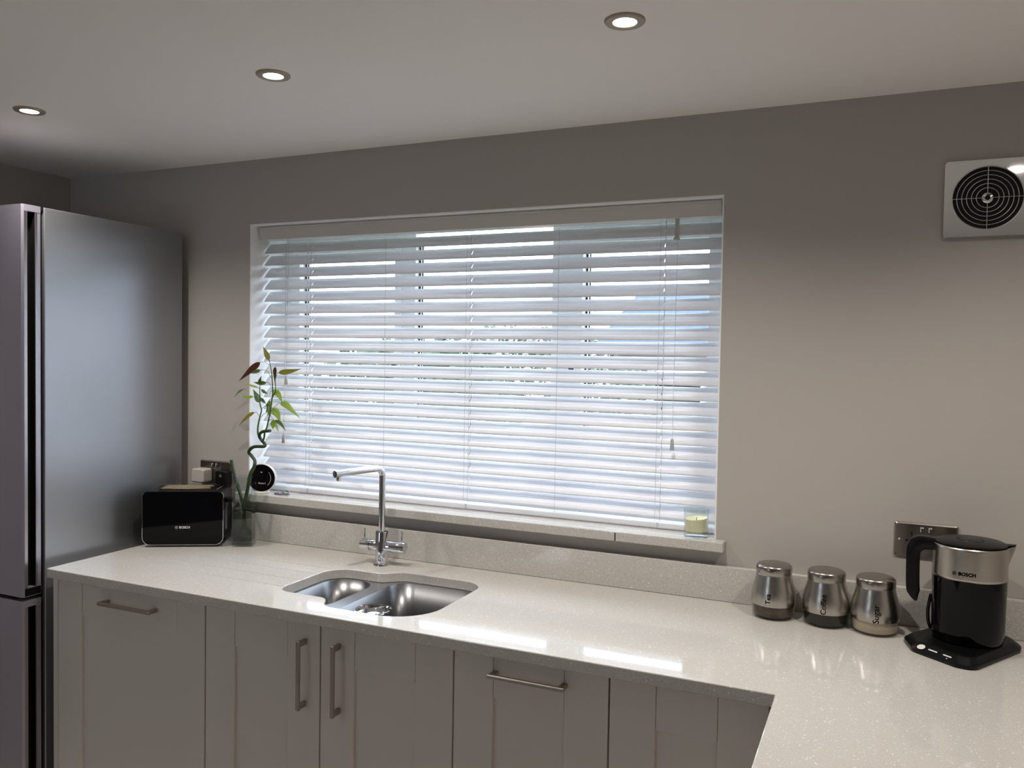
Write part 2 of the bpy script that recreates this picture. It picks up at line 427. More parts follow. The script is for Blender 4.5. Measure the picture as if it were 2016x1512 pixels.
# drainer grooves cut into the top
bm = nb()
for y in (-.229, -.300, -.3765, -.454):
    xr_ = .52 if y < -.25 else .519
    tube(bm, [(.0, y, WT+.0012), (xr_+.03, y, WT+.0004)], .0022, 8)
cutter = obj('groove_cutter', bm, 'quartz', keep_origin=True)
bo = wt.modifiers.new('g', 'BOOLEAN'); bo.operation = 'DIFFERENCE'; bo.object = cutter; bo.solver = 'EXACT'
apply_mods(wt); wt.data.shade_flat()
bpy.data.objects.remove(cutter)
UY = -.02
bm = nb(); box(bm, -.2383, XR-.003, UY, -.0008, WT+.0002, .9984)
u = obj('upstand', bm, 'quartz', bevel=.002); tag(u, 'cream quartz upstand strip along the foot of the back wall', 'upstand')

# ------------------------------------------------------------------ sink
sk = thing('sink', 'undermount stainless steel one-and-a-half bowl sink below the window', 'sink', (.78, -.36, .69))
def bowl(bm, poly, ztop, zbot, shrink=.012, fillet=.03):
    cx = sum(p[0] for p in poly)/len(poly); cy = sum(p[1] for p in poly)/len(poly)
    levels = [(0, ztop, 0)]
    for k in range(7):
        a = k/6*PI/2; levels.append((shrink+fillet*(1-math.cos(a)), zbot+fillet-fillet*math.sin(a), k))
    rings = []
    for inset, z, _ in levels:
        ring = []
        for x, y in poly:
            d = Vector((x-cx, y-cy)); L = d.length; d = d*(max(L-inset, .01)/L); ring.append(bm.verts.new((cx+d.x, cy+d.y, z)))
        rings.append(ring)
    n = len(poly)
    for a, b in zip(rings, rings[1:]):
        for i in range(n): bm.faces.new((a[i], b[i], b[(i+1) % n], a[(i+1) % n]))
    bm.faces.new(rings[-1])
    return rings[0]
small = rpoly([(.537, -.484, .045), (.693, -.484, .045), (.693, -.213, .06), (.537, -.213, .07)], 8)
big = rpoly([(.737, -.549, .06), (1.029, -.549, .12), (1.029, -.166, .07), (.737, -.166, .06)], 8)
ZR = WT-TH-.0012
bm = nb(); bowl(bm, small, ZR, .745); obj('small_bowl', bm, 'sink', sk, smooth=35, solid=.0012)
bm = nb(); bowl(bm, big, ZR, .69); obj('large_bowl', bm, 'sink', sk, smooth=35, solid=.0012)
# flange round the bowls
cu = bpy.data.curves.new('w', 'CURVE'); cu.dimensions = '2D'; cu.fill_mode = 'BOTH'; cu.extrude = .0008
for poly in (rrect(.50, 1.065, -.585, -.13, .05), small, big):
    sp = cu.splines.new('POLY'); sp.points.add(len(poly)-1); sp.use_cyclic_u = True
    for p, q in zip(sp.points, poly): p.co = (q[0], q[1], 0, 1)
o = bpy.data.objects.new('w', cu); COL.objects.link(o)
me = bpy.data.meshes.new_from_object(o.evaluated_get(bpy.context.evaluated_depsgraph_get())); bpy.data.objects.remove(o)
bm = nb(); bm.from_mesh(me); bmesh.ops.translate(bm, vec=(0, 0, ZR+.0), verts=bm.verts)
obj('rim', bm, 'sink_rim', sk)
for cx, cy, z in ((.615, -.35, .745), (.883, -.33, .69)):
    bm = nb(); lathe(bm, [(.043, z+.0006), (.043, z+.003), (.036, z+.003), (.033, z-.0), (.012, z-.002), (.012, z+.004), (.004, z+.006)], (cx, cy, 0), 32)
    obj('waste', bm, 'chrome', sk, smooth=40)
# chrome-rimmed steel cup standing in the large bowl
dc = thing('steel_cup', 'round shiny steel cup standing in the large bowl of the sink', 'cup', (.800, -.402, .6915))
bm = nb(); z = 0
lathe(bm, [(.036, 0), (.040, .003), (.050, .162), (.0525, .165), (.0525, .1665), (.050, .167), (.048, .163), (.046, .155), (.03, .150), (.0, .1485)], (0, 0, 0), 48, cap1=False)
obj('body', bm, 'chrome', dc, world=False, smooth=35)

# ------------------------------------------------------------------ mixer tap
tp = thing('mixer_tap', 'tall chrome two-lever mixer tap behind the sink', 'tap', (.6405, -.113, WT))
bm = nb(); lathe(bm, [(.0262, 0), (.0262, .004), (.0245, .0065), (.0205, .0068)], seg=48); obj('base_ring', bm, 'chrome', tp, world=False, smooth=40)
bm = nb(); lathe(bm, [(.0205, .006), (.0205, .106), (.0196, .108), (.0125, .1085)], seg=48); obj('body', bm, 'chrome', tp, world=False, smooth=40)
d = Vector((-.0555, -.177, 0)).normalized(); zr = .3115; pts = [(0, 0, .107), (0, 0, .2)]
for k in range(11):
    a = k/10*PI/2; rr = .026; pts.append(tuple(d*(rr*(1-math.cos(a)))+Vector((0, 0, zr-rr+rr*math.sin(a)))))
pts += [tuple(d*.1+Vector((0, 0, zr-.001))), tuple(d*.186+Vector((0, 0, zr-.003)))]
bm = nb(); tube(bm, pts, .0108, 24); sp_ = obj('spout', bm, 'chrome', tp, world=False, smooth=40)
n = d*.172+Vector((0, 0, 0)); bm = nb(); lathe(bm, [(.006, zr-.025), (.0065, zr-.024), (.0065, zr-.01)], (n.x, n.y, 0), 20); obj('nozzle', bm, 'chrome', sp_, world=False, smooth=40)
ax = Vector((.160, .0125, 0)).normalized(); zl = .0610
def acyl(bm, a, b, r, seg=32):
    tube(bm, [ax*a+Vector((0, 0, zl)), ax*(a+math.copysign(.0015, b-a))+Vector((0, 0, zl)), ax*(b-math.copysign(.0015, b-a))+Vector((0, 0, zl)), ax*b+Vector((0, 0, zl))], [r, r, r, r-.0012], seg)
for s_, l0, l1, pin in ((-1, .012, .0735, .062), (1, .012, .0830, .071)):
    bm = nb(); acyl(bm, s_*l0, s_*l1, .0172); L = obj('valve_barrel', bm, 'chrome', tp, world=False, smooth=40)
    bm = nb(); p = ax*(s_*pin); tube(bm, [(p.x, p.y, zl+.014), (p.x, p.y, zl+.0505), (p.x, p.y, zl+.052)], [.0026, .0026, .0018], 12)
    obj('lever', bm, 'chrome', L, world=False, smooth=40)
bm = nb(); tube(bm, [ax*(-.0405)+Vector((0, 0, zl)), ax*(-.0390)+Vector((0, 0, zl))], .01745, 32); obj('groove_ring', bm, 'black_plastic', tp, world=False)

# ------------------------------------------------------------------ base cabinets
YD = -.5919   # door face
ZT, ZB_ = .866, .15
def door_mesh(x0, x1, z0=ZB_, z1=ZT, st=.104, rail=.107):
    bm = nb(); g = .0022; x0 += g; x1 -= g; b_ = YD+.020; j = .0009
    box(bm, x0, x0+st, YD, b_, z0, z1); box(bm, x1-st, x1, YD, b_, z0, z1)
    box(bm, x0+st+j, x1-st-j, YD+.0008, b_, z1-rail, z1); box(bm, x0+st+j, x1-st-j, YD+.0008, b_, z0, z0+rail)
    box(bm, x0+st-.001, x1-st+.001, YD+.0085, b_-.001, z0+rail-.001, z1-rail+.001)
    return bm
def handle_h(bm, x0, x1, z):
    box(bm, x0, x1, YD-.036, YD-.026, z-.0055, z+.0055)
    for a, b in ((x0+.002, x0+.018), (x1-.018, x1-.002)): box(bm, a, b, YD-.030, YD-.0006, z-.0055, z+.0055)
def handle_v(bm, x, z0, z1):
    box(bm, x-.0055, x+.0055, YD-.036, YD-.026, z0, z1)
    for a, b in ((z0+.002, z0+.018), (z1-.018, z1-.002)): box(bm, x-.0055, x+.0055, YD-.030, YD-.0006, a, b)
CB = WT-TH-.003
def carcass(x0, x1, ztop=CB):
    bm = nb(); t = .016; y0, y1 = YD+.0215, -.04
    box(bm, x0+.001, x0+t, y0, y1, ZB_, ztop); box(bm, x1-t, x1-.001, y0, y1, ZB_, ztop); box(bm, x0+t, x1-t, y0, y1, ZB_, ZB_+t); box(bm, x0+t, x1-t, y1-.008, y1, ZB_+t, ztop)
    return bm
def feet(t, x0, x1):
    for x in (x0+.06, x1-.06):
        for y in (-.48, -.1):
            bm = nb(); lathe(bm, [(.02, 0), (.02, .01), (.012, .012), (.012, ZB_)], (x, y, 0), 12); obj('leg', bm, 'black_plastic', t)
G = 'shaker base cabinets under the window worktop'
specs = [
    ('base_cabinet', 'pale grey shaker cabinet next to the fridge, short level bar handle, widest door', -.2327, .3673, [(-.2327, .3673, ('h', -.022, .190, .820))]),
    ('base_cabinet', 'grey shaker sink cabinet with two doors and a pair of upright bar handles', .3673, 1.1572, [(.3673, .7627, ('v', .715, .636, .822)), (.7627, 1.1572, ('v', .8245, .637, .826))]),
    ('base_cabinet', 'grey shaker cabinet right of the sink, one level bar handle across its top', 1.1572, 1.5507, [(1.1572, 1.5507, ('h', 1.262, 1.456, .824))]),
    ('base_cabinet', 'grey shaker corner cabinet with no handle, beside the peninsula', 1.5507, 1.8975, [(1.5507, 1.8975, None)]),
]
for nm, lab, x0, x1, ds in specs:
    t = thing(nm, lab, 'cabinet', ((x0+x1)/2, -.3, 0), group=G)
    obj('carcass', carcass(x0, x1), 'carcass', t); feet(t, x0, x1); obj('plinth', B(x0, x1+(.03 if x1 > 1.8 else 0), -.535, -.52, .0, .148), 'plinth', t)
    for a, b, h in ds:
        dd = obj('door', door_mesh(a, b), 'door', t, bevel=.0011, bseg=1)
        if h:
            bm = nb()
            handle_h(bm, *h[1:]) if h[0] == 'h' else handle_v(bm, *h[1:])
            obj('handle', bm, 'nickel', dd, bevel=.0035, bseg=3)
ep = obj('end_panel', B(-.2555, -.2342, YD+.002, -.03, 0, CB+.002), 'door', bevel=.001)
tag(ep, 'narrow grey end panel between the fridge gap and the first cabinet', 'panel')
# peninsula run on the right
t = thing('peninsula_cabinet', 'grey base cabinets carrying the right-hand arm of the worktop', 'cabinet', (2.3, -1.2, 0))
XD = 1.934
bm = nb(); box(bm, XD+.021, XR-.01, -1.88, -.60, ZB_, CB); obj('carcass', bm, 'carcass', t)
for y0, y1 in ((-1.88, -1.26), (-1.26, -.64)):
    bm = door_mesh(y0, y1); bmesh.ops.transform(bm, matrix=Matrix(((0, 1, 0, XD-YD), (1, 0, 0, 0), (0, 0, 1, 0), (0, 0, 0, 1))), verts=bm.verts)
    obj('door', bm, 'door', t, bevel=.0008, bseg=1)
for y in (-1.8, -.7):
    for x in (2.05, 2.5):
        bm = nb(); lathe(bm, [(.02, 0), (.02, .01), (.012, .012), (.012, ZB_)], (x, y, 0), 12); obj('leg', bm, 'black_plastic', t)

# ------------------------------------------------------------------ fridge freezer
FX0, FX1, FYF = -.888, -.2905, -.5926
fr = thing('fridge_freezer', 'tall silver-grey steel fridge freezer at the left end of the worktop', 'fridge freezer', ((FX0+FX1)/2, -.33, 0))
obj('body', B(FX0, FX1, FYF, -.035, .03, 2.0095), 'steel_side', fr, bevel=.003)
bm = nb(); box(bm, FX0+.012, FX1-.010, -.6045, FYF-.0004, .825, 2.0); box(bm, FX0+.012, FX1-.010, -.6045, FYF-.0004, .06, .79); obj('door_seal', bm, 'black_plastic', fr)
def fdoor(z0, z1):
    # outline in plan: a box with a deep finger channel cut into its right-hand edge
    y0, y1 = -.6650, -.6050
    bm = nb(); cz0, cz1 = z0+.027, z1-.020
    prof = [(FX0, y1), (FX0, y0+.006), (FX0+.006, y0), (FX1-.006, y0), (FX1, y0+.005), (FX1, -.6490), (FX1-.026, -.6490), (FX1-.026, -.6225), (FX1-.001, -.6225), (FX1-.001, y1)]
    solid_ = [(FX0, y1), (FX0, y0+.006), (FX0+.006, y0), (FX1-.006, y0), (FX1, y0+.005), (FX1, y1)]
    prism(bm, prof, cz0, cz1); prism(bm, solid_, z0, cz0-.0002); prism(bm, solid_, cz1+.0002, z1)
    return bm, cz0, cz1
for nm, z0, z1 in (('fridge_door', .8105, 2.0095), ('freezer_door', .055, .7985)):
    bm, c0, c1 = fdoor(z0, z1)
    d_ = obj(nm, bm, 'steel_door', fr)
    bm = nb(); box(bm, FX1-.0258, FX1-.0235, -.6485, -.6236, c0, c1); box(bm, FX1-.0258, FX1-.0016, -.6236, -.6227, c0, c1)
    obj('handle_channel', bm, 'black_plastic', d_)
    bm = nb(); box(bm, FX1-.0002, FX1+.0006, -.6595, -.6500, c0, c1); box(bm, FX1-.0002, FX1+.0006, -.6222, -.6165, c0, c1)
    obj('handle_trim', bm, 'steel_trim', d_)
    obj('end_cap', B(FX1-.0002, FX1+.0004, -.6590, -.6060, z0+.002, c0-.001), 'black_satin', d_) if nm == 'fridge_door' else None
    if nm == 'fridge_door':
        bm = nb(); box(bm, FX1-.012, FX1-.004, -.607, FYF, z1-.012, z1+.0035); obj('hinge', bm, 'black_plastic', d_)
bm = nb(); box(bm, FX0+.01, FX1-.0105, -.60, -.5935, .793, .822); obj('door_gap_bar', bm, 'black_plastic', fr)
for x in (FX0+.06, FX1-.06):
    for y in (-.55, -.1):
        bm = nb(); lathe(bm, [(.02, 0), (.02, .03)], (x, y, 0), 12); obj('foot', bm, 'black_plastic', fr)

# ------------------------------------------------------------------ toaster
TW, THt, TD = .27, .195, .148
to = thing('toaster', 'black two-slice toaster with silver edging on the worktop beside the fridge', 'toaster', (-.21, -.29, WT), R(30))
def plate(bm, y0, y1, x0, x1, z0, z1, r0, r1):
    poly = rpoly([(x0, z0, r0), (x1, z0, r0), (x1, z1, r1), (x0, z1, r1)], 8)
    a = [bm.verts.new((x, y0, z)) for x, z in poly]; b = [bm.verts.new((x, y1, z)) for x, z in poly]; n = len(poly)
    bm.faces.new(a); bm.faces.new(b[::-1])
    for i in range(n): bm.faces.new((a[i], b[i], b[(i+1) % n], a[(i+1) % n]))
Z0 = .007
bm = nb(); plate(bm, .0015, TD-.0015, .004, TW-.004, Z0+.003, THt-.004, .026, .020); obj('body', bm, 'black_satin', to, world=False, smooth=30, bevel=.003)
bm = nb(); plate(bm, -.0035, .0012, .0016, TW-.0016, Z0+.0016, THt-.0035, .026, .016); fp = obj('front_panel', bm, 'black_gloss', to, world=False, bevel=.002)
bm = nb()
po = rpoly([(0, Z0, .028), (TW, Z0, .028), (TW, THt-.001, .018), (0, THt-.001, .018)], 10); pi_ = rpoly([(.0018, Z0+.0018, .0265), (TW-.0018, Z0+.0018, .0265), (TW-.0018, THt-.004, .0165), (.0018, THt-.004, .0165)], 10)
n = len(po)
for yy, flip in ((-.0040, 0), (.0030, 1)): pass
A = [bm.verts.new((x, -.0040, z)) for x, z in po]; A2 = [bm.verts.new((x, .0030, z)) for x, z in po]; I = [bm.verts.new((x, -.0040, z)) for x, z in pi_]; I2 = [bm.verts.new((x, .0030, z)) for x, z in pi_]
for i in range(n):
    j = (i+1) % n
    zc_ = (po[i][1]+po[j][1])/2
    if zc_ > THt-.006: continue
    bm.faces.new((A[i], A[j], I[j], I[i])); bm.faces.new((A[j], A[i], A2[i], A2[j])); bm.faces.new((I[i], I[j], I2[j], I2[i])); bm.faces.new((A2[i], I2[i], I2[j], A2[j]))
obj('edge_trim', bm, 'chrome', to, world=False)
for y in (.048, .094):
    bm = nb(); lp = [(x, yy, THt+.0002) for x, yy in rrect(.045, .215, y-.0135, y+.0135, .008, 5)]
    tube(bm, lp+lp[:1], .0024, 8, cap=False); bmesh.ops.remove_doubles(bm, verts=bm.verts, dist=1e-6)
    obj('bread_slot', bm, 'slot_steel', to, world=False, smooth=60)
bm = nb()
for y in (.048, .094): box(bm, .0467, .2133, y-.0123, y+.0123, THt-.0046, THt-.0034)
obj('slot_well', bm, 'fan_dark', to, world=False)
bm = nb(); tube(bm, [(.238, .03, THt-.002), (.243, .075, THt+.0005), (.243, .12, THt-.001)], .0018, 8); obj('warming_rack_lever', bm, 'chrome', to, world=False)
bm = nb(); box(bm, TW-.0045, TW-.0020, .06, .066, .055, .15); obj('lever_slot', bm, 'fan_dark', to, world=False)
bm = nb(); box(bm, TW-.0042, TW-.0015, .0565, .0585, .05, .155); box(bm, TW-.0042, TW-.0015, .0675, .0695, .05, .155); obj('slot_trim', bm, 'chrome', to, world=False)
bm = nb(); box(bm, TW-.003, TW+.018, .045, .081, .145, .160); obj('push_lever', bm, 'black_satin', to, world=False, bevel=.004)
for x in (.03, TW-.03):
    for y in (.03, TD-.03):
        bm = nb(); lathe(bm, [(.008, 0), (.009, Z0+.005)], (x, y, 0), 12); obj('foot', bm, 'black_plastic', to, world=False)
bm = text_mesh('BOSCH', .0110, .0002, .0004, 1.02)
bmesh.ops.translate(bm, vec=(.0075, 0, 0), verts=bm.verts); emblem(bm, -.0195, 0, .0052, .0003)
bmesh.ops.transform(bm, matrix=Matrix.Translation((.134, -.0042, .068)) @ Matrix.Rotation(R(90), 4, 'X'), verts=bm.verts)
obj('logo', bm, 'ink_light', fp, world=False)

# ------------------------------------------------------------------ vase and lucky bamboo
va = thing('glass_vase', 'square clear glass vase half full of water next to the toaster', 'vase', (.0560, -.1500, WT), R(28))
VW, VH, vt = .068, .243, .0035
bm = nb()
def ringbox(bm, x0, x1, y0, y1, z): return [bm.verts.new(p) for p in ((x0, y0, z), (x1, y0, z), (x1, y1, z), (x0, y1, z))]
r0 = ringbox(bm, 0, VW, 0, VW, .0005); r1 = ringbox(bm, 0, VW, 0, VW, VH); r2 = ringbox(bm, vt, VW-vt, vt, VW-vt, VH); r3 = ringbox(bm, vt, VW-vt, vt, VW-vt, .018)
bm.faces.new(r0[::-1]); bm.faces.new(r3)
for a, b in ((r0, r1), (r1, r2), (r2, r3)):
    for i in range(4): bm.faces.new((a[i], a[(i+1) % 4], b[(i+1) % 4], b[i]))
obj('wall', bm, 'clearglass', va, world=False, bevel=.0012).name = 'vase_glass'
g = .0003; obj('water', B(vt+g, VW-vt-g, vt+g, VW-vt-g, .0185, .130), 'water', va, world=False)

PD = json.loads('''{"stalkA":[[-0.0073,-0.085,1.1904],[0.0039,-0.088,1.1598],[0.024,-0.092,1.1143],[0.0495,-0.097,1.0651],[0.0627,-0.1,1.0274],[0.0642,-0.1,0.9829],[0.0599,-0.1,0.9485]],"stalkB":[[0.0717,-0.098,0.9493],[0.0664,-0.1,0.9938],[0.0678,-0.102,1.0371],[0.0748,-0.1,1.0756],[0.0829,-0.098,1.1148],[0.0865,-0.095,1.1461],[0.0981,-0.09,1.1718],[0.099,-0.085,1.1867],[0.0929,-0.08,1.1972],[0.0742,-0.075,1.2108],[0.0654,-0.078,1.2216],[0.0779,-0.085,1.2345],[0.0984,-0.09,1.2445],[0.1268,-0.095,1.2479],[0.1457,-0.095,1.249],[0.1482,-0.09,1.254],[0.137,-0.085,1.2605],[0.1234,-0.083,1.2707],[0.1179,-0.085,1.2818],[0.1246,-0.09,1.2918],[0.1402,-0.095,1.2997],[0.1634,-0.1,1.3039],[0.1808,-0.104,1.306]],"sh1":[[0.1192,-0.086,1.2785],[0.1142,-0.088,1.289],[0.1146,-0.09,1.3112],[0.1189,-0.09,1.3324],[0.1243,-0.09,1.3537],[0.1286,-0.088,1.3747],[0.1222,-0.088,1.3935],[0.1236,-0.09,1.4117],[0.1225,-0.09,1.4351],[0.1223,-0.09,1.456]],"sh2":[[0.1327,-0.086,1.2651],[0.1427,-0.09,1.2783],[0.1448,-0.09,1.2943],[0.1526,-0.088,1.3156],[0.158,-0.086,1.3409],[0.1642,-0.085,1.3669],[0.1698,-0.085,1.4022],[0.1746,-0.086,1.4297],[0.1752,-0.087,1.4532],[0.1745,-0.088,1.4759],[0.1731,-0.09,1.5038],[0.1685,-0.09,1.5246],[0.1624,-0.09,1.5472]],"sh3":[[0.1703,-0.085,1.4144],[0.1875,-0.09,1.4362],[0.1909,-0.09,1.4441],[0.1894,-0.09,1.4676],[0.187,-0.09,1.4849]],"leaves":[[[[0.1601,-0.088,1.5438],null,[0.1663,-0.0963,1.5473],[0.1557,-0.0977,1.5702],[0.1427,-0.0991,1.5942]],0.0143,"olive"],[[[0.1623,-0.088,1.5299],[0.144,-0.0906,1.54],[0.1257,-0.0931,1.5392],[0.0846,-0.093,1.511],[0.031,-0.0929,1.471]],0.0179,"red"],[[[0.17,-0.088,1.4851],[0.1519,-0.0875,1.5101],[0.1207,-0.087,1.5117],[0.1117,-0.1003,1.5058],[0.097,-0.1137,1.4998]],0.0104,"green"],[[[0.186,-0.088,1.467],null,[0.1998,-0.1017,1.5238],[0.1922,-0.0957,1.5041],[0.1876,-0.0898,1.4671]],0.011,"olive_red"],[[[0.191,-0.088,1.4914],[0.1991,-0.0919,1.4997],[0.2094,-0.0958,1.5057],[0.2595,-0.1049,1.5103],[0.3183,-0.1141,1.5207]],0.0152,"olive"],[[[0.1688,-0.088,1.4573],[0.1581,-0.0831,1.468],[0.1398,-0.0781,1.469],[0.1162,-0.0813,1.4661],[0.0894,-0.0846,1.4689]],0.012,"green"],[[[0.1212,-0.088,1.4466],null,[0.1158,-0.0819,1.4614],[0.1193,-0.085,1.4767],[0.1277,-0.0881,1.4928]],0.0101,"green"],[[[0.12,-0.088,1.4465],null,[0.1121,-0.0867,1.4509],[0.0893,-0.0979,1.4587],[0.0651,-0.1091,1.4699]],0.006,"pale"],[[[0.1219,-0.088,1.3977],null,[0.1208,-0.0868,1.3999],[0.1022,-0.0801,1.4177],[0.0782,-0.0734,1.4448]],0.0179,"green"],[[[0.1105,-0.088,1.4218],null,[0.0926,-0.0894,1.4182],[0.0642,-0.0859,1.4154],[0.0369,-0.0824,1.4202]],0.0115,"lime"],[[[0.0568,-0.088,1.4446],null,[0.0444,-0.0859,1.443],[0.0355,-0.0993,1.4325],[0.0298,-0.1127,1.414]],0.0051,"green"],[[[0.1632,-0.088,1.427],[0.1657,-0.0859,1.4375],[0.1726,-0.0838,1.4411],[0.1975,-0.084,1.4304],[0.2152,-0.0842,1.4011]],0.0173,"lime"],[[[0.1781,-0.088,1.3825],[0.1982,-0.0914,1.395],[0.2195,-0.0948,1.404],[0.2583,-0.109,1.3924],[0.323,-0.1232,1.3553]],0.0184,"lime"],[[[0.1723,-0.088,1.3834],null,[0.171,-0.0812,1.3807],[0.1927,-0.0844,1.3632],[0.21,-0.0876,1.3365]],0.0212,"lime"],[[[0.1611,-0.088,1.3342],null,[0.1606,-0.0847,1.4083],[0.152,-0.0778,1.3821],[0.142,-0.0708,1.3509]],0.0133,"pale"],[[[0.117,-0.088,1.3532],[0.1067,-0.0864,1.3655],[0.095,-0.0849,1.3626],[0.0566,-0.0768,1.3451],[0.0103,-0.0688,1.3116]],0.0143,"olive"],[[[0.1667,-0.088,1.3577],[0.1804,-0.0903,1.3445],[0.191,-0.0925,1.3405],[0.2099,-0.0875,1.3319],[0.2304,-0.0825,1.3049]],0.0101,"green"],[[[0.1611,-0.088,1.3389],[0.1712,-0.0897,1.3429],[0.1813,-0.0913,1.3412],[0.1759,-0.0829,1.3253],[0.1661,-0.0745,1.308]],0.0152,"lime"],[[[0.1814,-0.088,1.3421],null,[0.1813,-0.0809,1.3324],[0.2006,-0.0935,1.318],[0.2192,-0.106,1.3015]],0.006,"lime"],[[[0.1206,-0.088,1.4489],null,[0.1372,-0.0987,1.4451],[0.1601,-0.1083,1.4369],[0.1827,-0.1179,1.4333]],0.0083,"green"],[[[0.1223,-0.088,1.4233],null,[0.1174,-0.0788,1.4146],[0.1328,-0.0829,1.4037],[0.1481,-0.087,1.3963]],0.0087,"green"],[[[0.1259,-0.088,1.3489],[0.1371,-0.0875,1.3587],[0.1469,-0.087,1.3626],[0.1589,-0.0944,1.3785],[0.1636,-0.1019,1.4022]],0.0041,"green"],[[[0.1271,-0.088,1.3746],[0.1381,-0.0889,1.3844],[0.1505,-0.0898,1.3907],[0.1667,-0.0952,1.3928],[0.1828,-0.1005,1.389]],0.0092,"green"]]}''')
pb = thing('lucky_bamboo', 'curly lucky bamboo plant with thin leaves standing in the glass vase', 'plant', (.068, -.100, WT+.02))
def path_r(pts, r0, r1): n = len(pts); return [r0+(r1-r0)*i/(n-1) for i in range(n)]
for key, a, b in (('stalkA', .0058, .0056), ('stalkB', .0062, .0052)):
    pts = smooth_path(PD[key], 4); rr = path_r(pts, a, b)
    for i in range(0, len(rr), 9): rr[i] *= 1.1
    bm = nb(); tube(bm, pts, rr, 12); obj('stalk', bm, 'stalk', pb, smooth=50)
for key, a, b in (('sh1', .0034, .0014), ('sh2', .0034, .0013), ('sh3', .0024, .0012)):
    pts = smooth_path(PD[key], 4); bm = nb(); tube(bm, pts, path_r(pts, a, b), 8); obj('shoot', bm, 'shoot', pb, smooth=50)
# root ball at the foot of the stalks
bm = nb()
vc = WM[va.name] @ Vector((VW/2, VW/2, 0))
for k in range(46):
    a = random.uniform(0, 2*PI); r = random.uniform(.004, .023); zt = random.uniform(.952, .972)
    p0 = Vector((.067, -.1, zt)); p2 = Vector((vc.x+r*math.cos(a)*1.05, vc.y+r*math.sin(a)*1.05, random.uniform(.9225, .932))); p1 = (p0+p2)/2+Vector((random.uniform(-.007, .007), random.uniform(-.007, .007), .002))
    tube(bm, smooth_path([p0, p1, p2], 3), .0016, 5)
bmesh.ops.create_icosphere(bm, subdivisions=3, radius=.0255, matrix=Matrix.Translation((vc.x, vc.y, .9395)) @ Matrix.Diagonal((1, 1, .78, 1)))
obj('root_ball', bm, 'root', pb, smooth=60)
CAM = Vector((2.0918, -2.369, 1.5731))
cols = dict(olive='leaf_olive', red='leaf_red', green='leaf_green', olive_red='leaf_red', pale='leaf_pale', lime='leaf_lime')
for i, (pts, w, c) in enumerate(PD['leaves']):
    ps, pm, b_, m_, t_ = [Vector(p) if p else None for p in pts]
    path = smooth_path([b_, m_, t_], 7); n = len(path)
    face = Vector((.62, -.78, .1)) if i % 3 else Vector((.35, -.75, .5)); face.normalize()
    bm = nb(); rows = []
    for k, p in enumerate(path):
        t = k/(n-1); tg = (path[min(k+1, n-1)]-path[max(k-1, 0)]).normalized(); sd = tg.cross(face).normalized(); nn = sd.cross(tg)
        wd = w*.60*(math.sin(PI*min(1, t**.66))**1.35+.015) if t < 1 else w*.006
        rows.append([bm.verts.new(p+sd*wd*s_+nn*(abs(s_)*wd*.28)) for s_ in (-1, -.5, 0, .5, 1)])
    for a, b in zip(rows, rows[1:]):
        for k in range(4): bm.faces.new((a[k], a[k+1], b[k+1], b[k]))
    lf = obj('leaf', bm, cols[c], pb, smooth=60, solid=.0005)
    bm = nb(); st = [ps]+([pm] if pm else [])+[b_, b_+(m_-b_)*.15]; tube(bm, smooth_path(st, 4), .0008, 6); obj('leaf_stem', bm, 'shoot', lf)

# ------------------------------------------------------------------ smart thermostat and rings on the sill
th = thing('smart_thermostat', 'round white thermostat with a black dial face on the window sill', 'thermostat', (.062, -.009, SZ), R(22))
r_ = .050; zc_ = .0535
bm = nb(); lathe(bm, [(.046, 0), (.0510, -.004), (.0525, -.012), (.0515, -.017), (.0497, -.019), (.0485, -.0185)][::-1], (0, .02, zc_), 64, axis='Y'); obj('housing', bm, 'white_plastic', th, world=False, smooth=40)
bm = nb(); lathe(bm, [(.0, -.0192), (.0485, -.0192), (.0485, -.0180)], (0, .02, zc_), 64, axis='Y', cap0=False); fc = obj('dial_face', bm, 'screen', th, world=False)
bm = nb(); lathe(bm, [(.026, 0), (.028, .002), (.024, .004)], (0, .012, 0), 40); obj('stand', bm, 'white_plastic', th, world=False, smooth=40)
bm = nb()
for k in range(20):
    a0, a1 = R(-48+k*4.4), R(-48+(k+1)*4.4)
    q = [(rr*math.cos(a), 0, rr*math.sin(a)) for rr, a in ((.0335, a0), (.0345, a0), (.0345, a1), (.0335, a1))]
    bm.faces.new([bm.verts.new((p[0], .0003, p[2]+zc_)) for p in q])
obj('dial_arc', bm, 'ink_light', fc, world=False)
bm = text_mesh('Photo I', .0085, .0001, .0002); bmesh.ops.transform(bm, matrix=Matrix.Translation((.002, .0004, zc_-.019)) @ Matrix.Rotation(R(90), 4, 'X'), verts=bm.verts)
obj('lettering', bm, 'ink_light', fc, world=False)
bm = nb()
for s_ in (-1, 1):
    q = [(s_*.0005-.001, .018), (s_*.0005+.001, .018), (s_*.0035+.0007, .0235), (s_*.0035-.0007, .0235)]
    bm.faces.new([bm.verts.new((x, .0003, zc_+z)) for x, z in q])
obj('chevron', bm, 'ink_light', fc, world=False)
ringp = [(.128, -.002, .30, .0088), (.149, -.008, -.4, .0075), (.158, .010, .9, .0095), (.168, .0, 2., .008), (.1405, .012, 1.4, .0075)]
labs = ['small silver ring lying nearest the thermostat on the window sill', 'silver ring lying at the front of the small pile of rings on the sill', 'largest silver ring, leaning at the back of the ring pile on the sill', 'silver ring at the far right of the small ring pile on the sill', 'silver ring lying behind the others, close to the blind']
